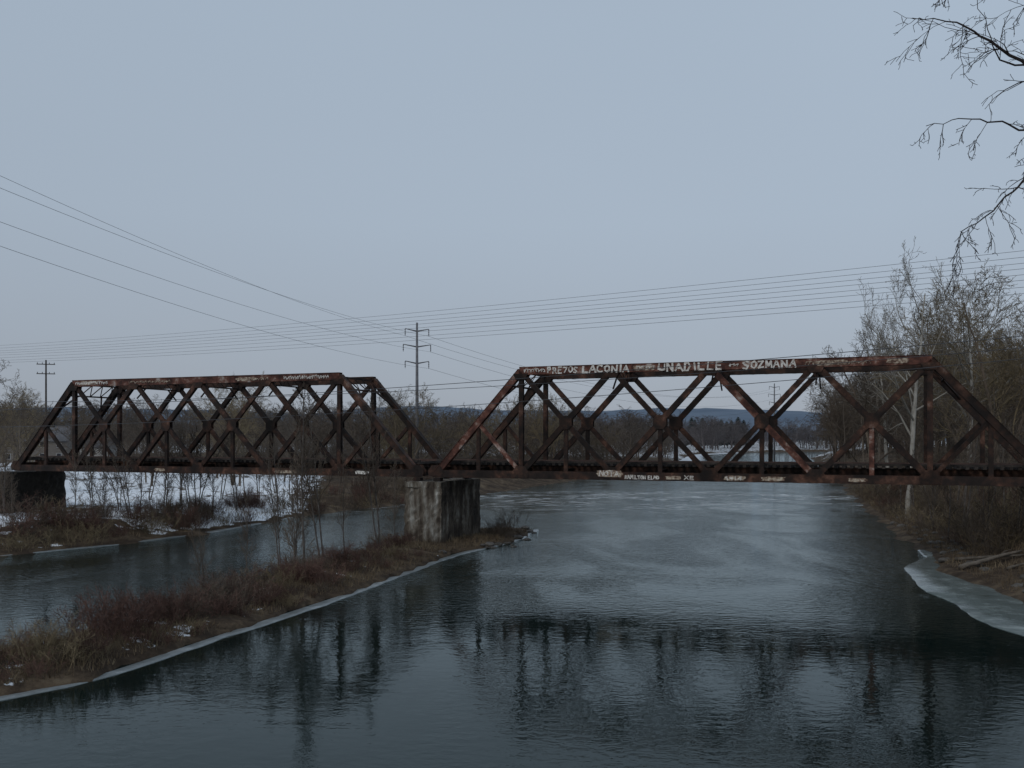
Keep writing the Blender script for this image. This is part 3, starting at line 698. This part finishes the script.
pts = []
while len(pts) < 400:
    Y = rnd.uniform(480,860)
    if rnd.random() < .6: x = px(rnd.uniform(560,900),Y)
    else: x = px(rnd.uniform(-80,640),Y)
    if rivd(x, Y) > 9: pts.append((x, Y, rnd.uniform(13,22)))
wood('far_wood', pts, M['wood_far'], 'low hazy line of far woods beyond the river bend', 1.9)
pts = []
while len(pts) < 170:
    Y = rnd.uniform(140,440); x = float(np.interp(Y,[62,90,142,192,300,449],[28,36,51,66,97,141]))+rnd.uniform(5,90)
    u = 512+F*x/Y
    if u > 1120: continue
    vt = np.interp(u,[795,845,870,1024],[402,382,366,340])+rnd.uniform(-6,32)
    pts.append((x, Y, min(24,max(8,CH+(HV-vt)/F*Y-5))))
wood('bare_wood', pts, M['wood_mid'], 'mass of bare winter woods behind the right bank trees')

# evergreens
def conifer(seed, H):
    rr = random.Random(seed); mb = MB(); n = 26
    for i in range(n):
        t = i/n; z = H*(.12+.88*t); rad = H*.24*(1-t)**.7+.15
        for k in range(9):
            a = rr.uniform(0,6.28); r = rad*rr.uniform(.6,1.15); w_ = .35+rad*.3
            c, s = math.cos(a), math.sin(a); b = len(mb.v)
            mb.v += [(0,0,z+.5), (c*r-s*w_, s*r+c*w_, z-.25*r), (c*r*1.2, s*r*1.2, z-.45*r), (c*r+s*w_, s*r-c*w_, z-.25*r)]
            mb.f += [(b,b+1,b+2,b+3)]
    return mb.mesh('crown', M['needle'])
cm = [conifer(s, 18) for s in (1,2,3)]
tk = MB(); tk.tube([Vector((0,0,-.5)), Vector((0,0,9)), Vector((0,0,17))], [.3,.2,.05], 6); tkm = tk.mesh('trunk', M['bark_dark'])
for i in range(11):
    u = 690+i*5.4+rnd.uniform(-2,2); Y = 870+rnd.uniform(0,60); x = px(u,Y)
    o = empty('evergreen_tree', (x, Y, gz(x,Y)), rnd.uniform(0,6)); s = rnd.uniform(1.25,1.55); o.scale = (s*1.3,s*1.3,s)
    link('crown', cm[i % 3], o); link('trunk', tkm, o); tag(o, 'dark evergreen in the small clump on the horizon beyond the river bend', 'evergreen tree', 'evergreens on the horizon')

# dead grass and weeds
def grass(name, n, sampler, hmin, hmax, label, mat):
    rg = np.random.RandomState(len(name)+n); X, Yv = sampler(rg, n); Z = ground(X, Yv); k = Z > .2; X, Yv, Z = X[k], Yv[k], Z[k]; m = len(X)
    a = rg.uniform(0, 2*np.pi, m); h = rg.uniform(hmin, hmax, m)*(.5+vnoise(X, Yv, 2.5, 14)); lx = rg.normal(0,.35,m)*h; ly = rg.normal(0,.35,m)*h; w_ = rg.uniform(.012,.03,m)
    A = np.stack([X-np.cos(a)*w_, Yv-np.sin(a)*w_, Z-.03],1); B = np.stack([X+np.cos(a)*w_, Yv+np.sin(a)*w_, Z-.03],1)
    D = np.stack([X+lx, Yv+ly, Z+h],1)
    Vv = np.stack([A,B,D],1).reshape(-1,3); Fc = np.arange(m*3).reshape(-1,3)
    tag(link(name, npmesh(name, Vv, Fc, mat)), label, 'grass', None, 'stuff')
def s_isl(rg, n):
    Y = 24+64*rg.rand(n)**1.2; X = rg.uniform(-36,3,n); d = sdist(X, Y, ISLAND); k = (d > .3) & (X/Y > -.6) & (vnoise(X, Y, 3.1, 21) > .25); return X[k], Y[k]
grass('dead_grass', 130000, s_isl, .10, .45, 'brown dead grass and weeds covering the island', M['grass'])
def s_right(rg, n):
    Y = rg.uniform(40,150,n); X = np.interp(Y,[40,62,90,142,192],[25,28,36,51,66])+rg.uniform(.5,16,n); return X, Y
grass('dead_grass', 40000, s_right, .12, .5, 'brown dead grass on the right bank', M['grass'])
def s_left(rg, n):
    Y = rg.uniform(60,125,n); X = rg.uniform(-.56,-.1,n)*Y; d = -sdist(X, Y, RIVER); k = (d > .3) & (d < 4+4*rg.rand(len(d))); return X[k], Y[k]
grass('dead_grass', 45000, s_left, .12, .45, 'brown dead grass along the left bank', M['grass'])

# rocks and logs
def rockmesh(seed):
    import bmesh
    bm = bmesh.new(); bmesh.ops.create_icosphere(bm, subdivisions=2, radius=.5)
    from mathutils import noise
    for v in bm.verts:
        v.co *= 1+.45*noise.noise(v.co*1.8+Vector((seed*3.1,0,0))); v.co.z *= .6
    me = bpy.data.meshes.new('rock'); bm.to_mesh(me); bm.free(); me.materials.append(M['rock']); return me
rk = [rockmesh(i) for i in range(4)]
for i in range(40):
    y = rnd.uniform(48,100); x = float(np.interp(y,[40,49.5,55.7,62,73,90,112],[25,26.5,27.1,28,31.5,36,42]))+rnd.uniform(.6,3)
    o = link('rock', rk[i % 4]); s = rnd.uniform(.25,.8); o.location = (x,y,gz(x,y)+.02); o.scale = (s,s*1.2,s); o.rotation_euler = (0,0,rnd.uniform(0,6)); tag(o, 'grey river stone on the muddy right shore', 'rock', 'stones on the right shore')
for i in range(16):
    p = rnd.choice([(-.3,77),(1.0,82),(-1.9,75.2),(1.7,88),(-4.4,71)]); x = p[0]+rnd.uniform(-.8,.5); y = p[1]+rnd.uniform(-1.5,1.5)
    o = link('rock', rk[i % 4]); s = rnd.uniform(.3,.8); o.location = (x,y,max(gz(x,y),-.05)+.05); o.scale = (s,s,s*.8); o.rotation_euler = (0,0,rnd.uniform(0,6)); tag(o, 'grey stone lying round the foot of the pier', 'rock', 'stones round the pier foot')
for (a, b, r, lab, stub) in [((28.4,60.2),(33.0,61.6),.17,'longest pale driftwood log lying along the right bank above the ice shelf',0),((29.6,63.4),(33.0,60.9),.12,'thinner driftwood log crossing behind the longest one on the right bank',1),((30.0,57.6),(32.6,58.1),.10,'short driftwood log nearest the ice on the right bank',0)]:
    mb = MB(); pts = []; rads = []; z0 = gz(*a)+r; z1 = gz(*b)+r
    for i in range(9):
        t = i/8; x = a[0]+(b[0]-a[0])*t; y = a[1]+(b[1]-a[1])*t; pts.append(Vector((x, y+rnd.uniform(-.1,.1), max(z0+(z1-z0)*t, gz(x,y)+r*.7)+rnd.uniform(-.03,.03)))); rads.append(r*(1-.55*t))
    mb.tube(pts, rads, 9, True)
    if stub: mb.tube([pts[5], pts[5]+Vector((.3,-.1,.35)), pts[5]+Vector((.8,-.15,.5))], [r*.4,r*.3,r*.12], 5)
    tag(mb.build('driftwood_log', M['drift'], None, True), lab, 'log')

# ------------------------------------------------------------------ tree overhanging at the top right
FX = 25.5
fg = empty('bare_tree', (FX,30,gz(FX,30)-.1)); tag(fg, 'near bare tree whose drooping twigs hang in at the top right corner', 'tree')
rr = random.Random(44); out = [MB(), MB()]
def loc(p): return Vector((p.x-FX, p.y-30, p.z-fg.location.z))
tp = [Vector((0,0,-.3)), Vector((.2,0,6)), Vector((-.8,.1,12)), Vector((-1.8,0,18)), Vector((-2.0,0,25))]
out[0].tube(tp, [.34,.28,.23,.17,.06], 10)
DR = dict(seg=[5,5,4,3], taper=[.4,.35,.4,.5], wob=[.1,.16,.22,.25], up=[0,-.12,-.1,-.05], sides=[5,4,4,3], n=[0,4,2], start=[0,.1,.1], ang=[40,38,40], ratio=[.5,.5,.45], fall=[.3,.3,.3], rr=[.6,.65,.65], rmin=.009, max=3)
def limb(pix, r0, kids, seed, kl=1.7, Y=30, kr=.6):
    pp = [loc(at(u, Y+dy, v)) for (u, v, dy) in pix]
    fine = []
    for a, b in zip(pp[:-1], pp[1:]):
        for i in range(4): fine.append(a.lerp(b, i/4)+Vector((rr.gauss(0,.04), rr.gauss(0,.05), rr.gauss(0,.04))))
    fine.append(pp[-1]); m = len(fine); rads = [max(.011, r0*(1-.9*i/(m-1))) for i in range(m)]
    out[1].tube(fine, rads, 6)
    r2 = random.Random(seed)
    for k in range(kids):
        t = .25+.75*(k+r2.random())/kids; i = min(m-2, int(t*(m-1))); dd = (fine[i+1]-fine[i]).normalized()
        nd = (dd*.7+Vector((r2.gauss(0,.5), r2.gauss(0,.4), r2.gauss(-.35,.5)))).normalized()
        grow(out, fine[i], nd, kl*r2.uniform(.5,1.2), max(.012, min(.03, rads[i]*.5)), 1, DR, r2)
limb([(1210,150,0),(1100,95,0),(1030,70,.3),(990,40,.6),(955,22,.8),(912,18,1.0)], .085, 14, 1)
limb([(1030,70,.3),(1000,60,0),(985,30,-.3),(975,-15,-.4)], .035, 5, 2, 1.2)
limb([(1205,240,0),(1100,160,-.4),(1040,132,-.5),(1000,122,-.4),(960,118,0),(926,126,.3)], .055, 8, 3, 1.2)
limb([(1100,160,-.4),(1050,165,0),(1018,185,.3),(992,210,.3),(962,232,.4),(950,262,.5)], .05, 14, 4, 1.2)
limb([(1100,95,0),(1060,20,0),(1020,-20,0),(960,-30,0),(930,-10,0)], .045, 8, 5, 1.4)
for hh, a in ((8,2.2),(11,5.2),(14,.5),(16,1.2),(19,3.6),(21,5.9)):
    grow(out, Vector((-.1*hh+.6 if hh > 11 else 0,0,hh)), Vector((abs(math.cos(a))*.9+.1, math.sin(a), .6)).normalized(), 6, .09, 1, dict(DR, up=[0,.03,-.02,-.05]), rr)
link('trunk', out[0].mesh('trunk', M['bark_dark'], True), fg); link('branches', out[1].mesh('branches', M['bark_dark'], True), fg)

# ------------------------------------------------------------------ poles and wires
def steel_tower(x, y, z0, ztop, label):
    o = empty('transmission_tower', (x,y,z0)); H = ztop-z0
    m = MB(); m.tube([Vector((0,0,-.5)), Vector((0,0,H*.5)), Vector((0,0,H))], [.45,.35,.22], 10, True); m.build('pole', M['steel'], o, True)
    for dz, wd in ((1.3,2.5),(4.6,2.9),(8.1,2.5)):
        for sg in (-1,1):
            m = MB(); m.tube([Vector((0,0,H-dz-.5)), Vector((sg*wd,0,H-dz))], [.16,.08], 6, True); m.build('cross_arm', M['steel'], o)
            m = MB(); m.tube([Vector((sg*wd,0,H-dz-i*.22)) for i in range(8)], [.06,.13,.06,.13,.06,.13,.06,.05], 8, True); m.build('insulator', M['steel'], o)
    tag(o, label, 'transmission tower', 'steel transmission towers'); o.rotation_euler.z = .25; return o
steel_tower(-20, 200, gz(-20,200), 33.2, 'tall slim steel transmission pole with three pairs of arms above the gap between the spans')
steel_tower(116, 420, gz(116,420), 33.5, 'distant small transmission pole seen over the right-hand span')
def wood_pole(x, y, ztop, label, arms=2, wd=1.6):
    z0 = gz(x,y); o = empty('utility_pole', (x,y,z0), .3); H = ztop-z0
    m = MB(); m.tube([Vector((0,0,-.5)), Vector((0,0,H))], [.24,.15], 8, True); m.build('pole', M['polewood'], o)
    for a in range(arms):
        zz = H-.9-a*1.8; m = MB(); m.box((-wd,-.22,zz), (wd,-.1,zz+.16)); c = m.build('cross_arm', M['polewood'], o)
        for xx in (-wd+.15, -.6, .6, wd-.15):
            m = MB(); m.tube([Vector((xx,-.16,zz+.16)), Vector((xx,-.16,zz+.3)), Vector((xx,-.16,zz+.42))], [.04,.09,.05], 6, True); m.build('insulator', M['steel'], c)
    tag(o, label, 'utility pole'); return o
wood_pole(px(46,180), 180, CH+80/F*180, 'dark wooden utility pole with two crossarms at far left above the bridge end')
wood_pole(px(232,230), 230, CH+45/F*230, 'small wooden utility pole among trees behind the left span', 1, 1.2)

def wire(a, b, sag, r, label):
    m = MB(); n = 36; pts = []
    for i in range(n+1):
        t = i/n; p = a.lerp(b, t); pts.append(Vector((p.x, p.y, p.z-4*sag*t*(1-t))))
    m.tube(pts, [r]*(n+1), 4); tag(m.build('power_line', M['wire']), label, 'power line')
ords = ['topmost','second from top','third from top','fourth from top','fifth from top','sixth from top','seventh from top','lowest']
for i, (vl, vr) in enumerate([(348,243),(350.5,249),(353,256),(355,261),(357,268),(359.5,273),(362,281),(364,287)]):
    a = Vector((-118,200,0)); b = Vector((46+ (i%2)*.6,75,0))
    a.z = CH+(HV-vl)/F*200; b.z = CH+(HV-vr)/F*75
    wire(a, b, 1.0, .018, ords[i]+' of the eight thin wires sweeping right across the sky over the bridge')
ords = ords[:3]+['lowest']
for i, (v0, dz, sx) in enumerate([(170,1.3,-2.5),(196,1.3,2.5),(230,4.6,2.9),(253,8.1,2.5)]):
    a = Vector((-20+sx*.97, 200+sx*.25, 33.2-dz-1.5)); y1 = 84; t = .58; S = 4.0
    zt = CH+(HV-v0)/F*y1; b = Vector((-63+sx*.3, 0, 0)); b.z = (zt+4*S*t*(1-t)-a.z*(1-t))/t
    wire(a, b, S, .018, ords[i]+' of the four wires descending from the upper left to the steel pole')
    c = Vector((116+sx*.97, 420+sx*.25, 33.5-dz-1.5)); wire(a, c, 7.5, .026, ords[i]+' of the wires running from the steel pole away to the distant one')
wire(at(-50,88,v=412), at(1110,56,v=328), .6, .024, 'upper of the three low wires crossing in front of both trusses')
wire(at(-50,88,v=402), at(1110,56,v=340), 1.0, .020, 'middle one of the three low wires crossing in front of both trusses')
wire(at(-50,88,v=428), at(1110,56,v=350), .9, .022, 'lower of the three low wires crossing in front of both trusses')

# ------------------------------------------------------------------ houses
def house(x, y, w_, d_, h, roof, rz, label, mat, rows):
    z = gz(x,y)-.2; o = empty('house', (x,y,z), rz)
    m = MB(); m.box((-w_/2,-d_/2,0), (w_/2,d_/2,h)); b = len(m.v)
    m.v += [(-w_/2+.001,-d_/2,h+.003),(-w_/2+.001,d_/2,h+.003),(-w_/2+.001,0,h+roof-.1),(w_/2-.001,-d_/2,h+.003),(w_/2-.001,d_/2,h+.003),(w_/2-.001,0,h+roof-.1)]
    m.f += [(b,b+2,b+1),(b+3,b+4,b+5)]; m.build('wall', mat, o)
    m = MB()
    for sg in (-1,1): m.beam((0,sg*(d_/2+.4),h-.25), (0,sg*.02,h+roof), .2, w_+.8, side=Vector((1,0,0)))
    rf = m.build('roof', M['shingle'], o)
    m = MB(); m.box((w_*.2,-.4,h+roof*.5), (w_*.2+.8,.4,h+roof+1)); m.build('chimney', M['conc_dark'], rf)
    for r_ in range(rows):
        for k in range(4):
            xx = -w_/2+w_*(k+.5)/4; zz = 1+r_*2.8
            if r_ == 0 and k == 1: continue
            m = MB(); m.box((xx-.6,-d_/2-.06,zz), (xx+.6,-d_/2-.01,zz+1.5)); f = m.build('window', M['siding_w'], o)
            m = MB(); m.box((xx-.48,-d_/2-.09,zz+.12), (xx+.48,-d_/2-.065,zz+1.38)); m.build('pane', M['pane'], f)
    xx = -w_/2+w_*1.5/4; m = MB(); m.box((xx-.5,-d_/2-.07,.2), (xx+.5,-d_/2-.01,2.4)); m.build('door', M['polewood'], o)
    tag(o, label, 'house')
house(px(38,235), 235, 15, 9, 5.6, 3.4, .25, 'grey-brown two-storey house behind the far left end of the bridge', M['siding'], 2)
house(px(98,270), 270, 12, 8, 3.4, 2.6, -.2, 'low white house among bare trees behind the left span', M['siding_w'], 1)

# ------------------------------------------------------------------ light, world, camera
wd = bpy.data.worlds.new('World'); bpy.context.scene.world = wd; wd.use_nodes = True
nt = wd.node_tree; N = nt.nodes; L = nt.links; bg = N['Background']; outp = N['World Output']
sky = N.new('ShaderNodeTexSky'); sky.sky_type = 'NISHITA'; sky.sun_disc = False; sky.sun_elevation = R(38); sky.sun_rotation = R(215); sky.air_density = 1.0; sky.dust_density = 2.0
bg.inputs['Strength'].default_value = 0.06; L.new(sky.outputs[0], bg.inputs['Color'])
tc = N.new('ShaderNodeTexCoord'); sp = N.new('ShaderNodeSeparateXYZ'); L.new(tc.outputs['Generated'], sp.inputs[0])
rp = ramp(nt, [(0.0,(0.34,0.375,0.432)),(0.06,(0.365,0.412,0.482)),(0.22,(0.405,0.480,0.572)),(0.4,(0.41,0.495,0.597)),(1.0,(0.41,0.495,0.59))])
nz = N.new('ShaderNodeTexNoise'); nz.inputs['Scale'].default_value = 1.5; nz.inputs['Detail'].default_value = 2
mp = N.new('ShaderNodeMapping'); mp.inputs['Scale'].default_value = (1,1,2); L.new(tc.outputs['Generated'], mp.inputs[0]); L.new(mp.outputs[0], nz.inputs['Vector'])
mrr = N.new('ShaderNodeMapRange'); mrr.inputs['To Min'].default_value = .98; mrr.inputs['To Max'].default_value = 1.02; mrr.inputs['From Min'].default_value = .3; mrr.inputs['From Max'].default_value = .7; L.new(nz.outputs['Fac'], mrr.inputs['Value'])
L.new(sp.outputs['Z'], rp.inputs[0])
# the overcast is a little brighter towards the right of the river (azimuth)
mx_ = N.new('ShaderNodeMapRange'); mx_.inputs['From Min'].default_value = -.6; mx_.inputs['From Max'].default_value = .35; mx_.inputs['To Min'].default_value = .95; mx_.inputs['To Max'].default_value = 1.03; L.new(sp.outputs['X'], mx_.inputs['Value'])
ml = N.new('ShaderNodeMath'); ml.operation = 'MULTIPLY'; L.new(mrr.outputs[0], ml.inputs[0]); L.new(mx_.outputs[0], ml.inputs[1])
bg2 = N.new('ShaderNodeBackground'); L.new(ml.outputs[0], bg2.inputs['Strength']); L.new(rp.outputs[0], bg2.inputs['Color'])
ms = N.new('ShaderNodeMixShader'); ms.inputs[0].default_value = 0.88; L.new(bg.outputs[0], ms.inputs[1]); L.new(bg2.outputs[0], ms.inputs[2]); L.new(ms.outputs[0], outp.inputs['Surface'])
sun = bpy.data.lights.new('sun', 'SUN'); sun.energy = 0.7; sun.angle = R(20); sun.color = (1,.94,.86)
so = bpy.data.objects.new('sun', sun); C.objects.link(so); so.rotation_euler = (R(52), 0, R(-35))
cam = bpy.data.cameras.new('camera'); cam.sensor_width = 36; cam.lens = 36*F/1024; cam.shift_y = (HV-384)/1024; cam.clip_end = 9000; cam.clip_start = .1
co = bpy.data.objects.new('camera', cam); C.objects.link(co); co.location = (0,0,CH); co.rotation_euler = (R(90),0,0)
bpy.context.scene.camera = co
vs = bpy.context.scene.view_settings; vs.view_transform = 'Standard'; vs.look = 'None'; vs.exposure = 0
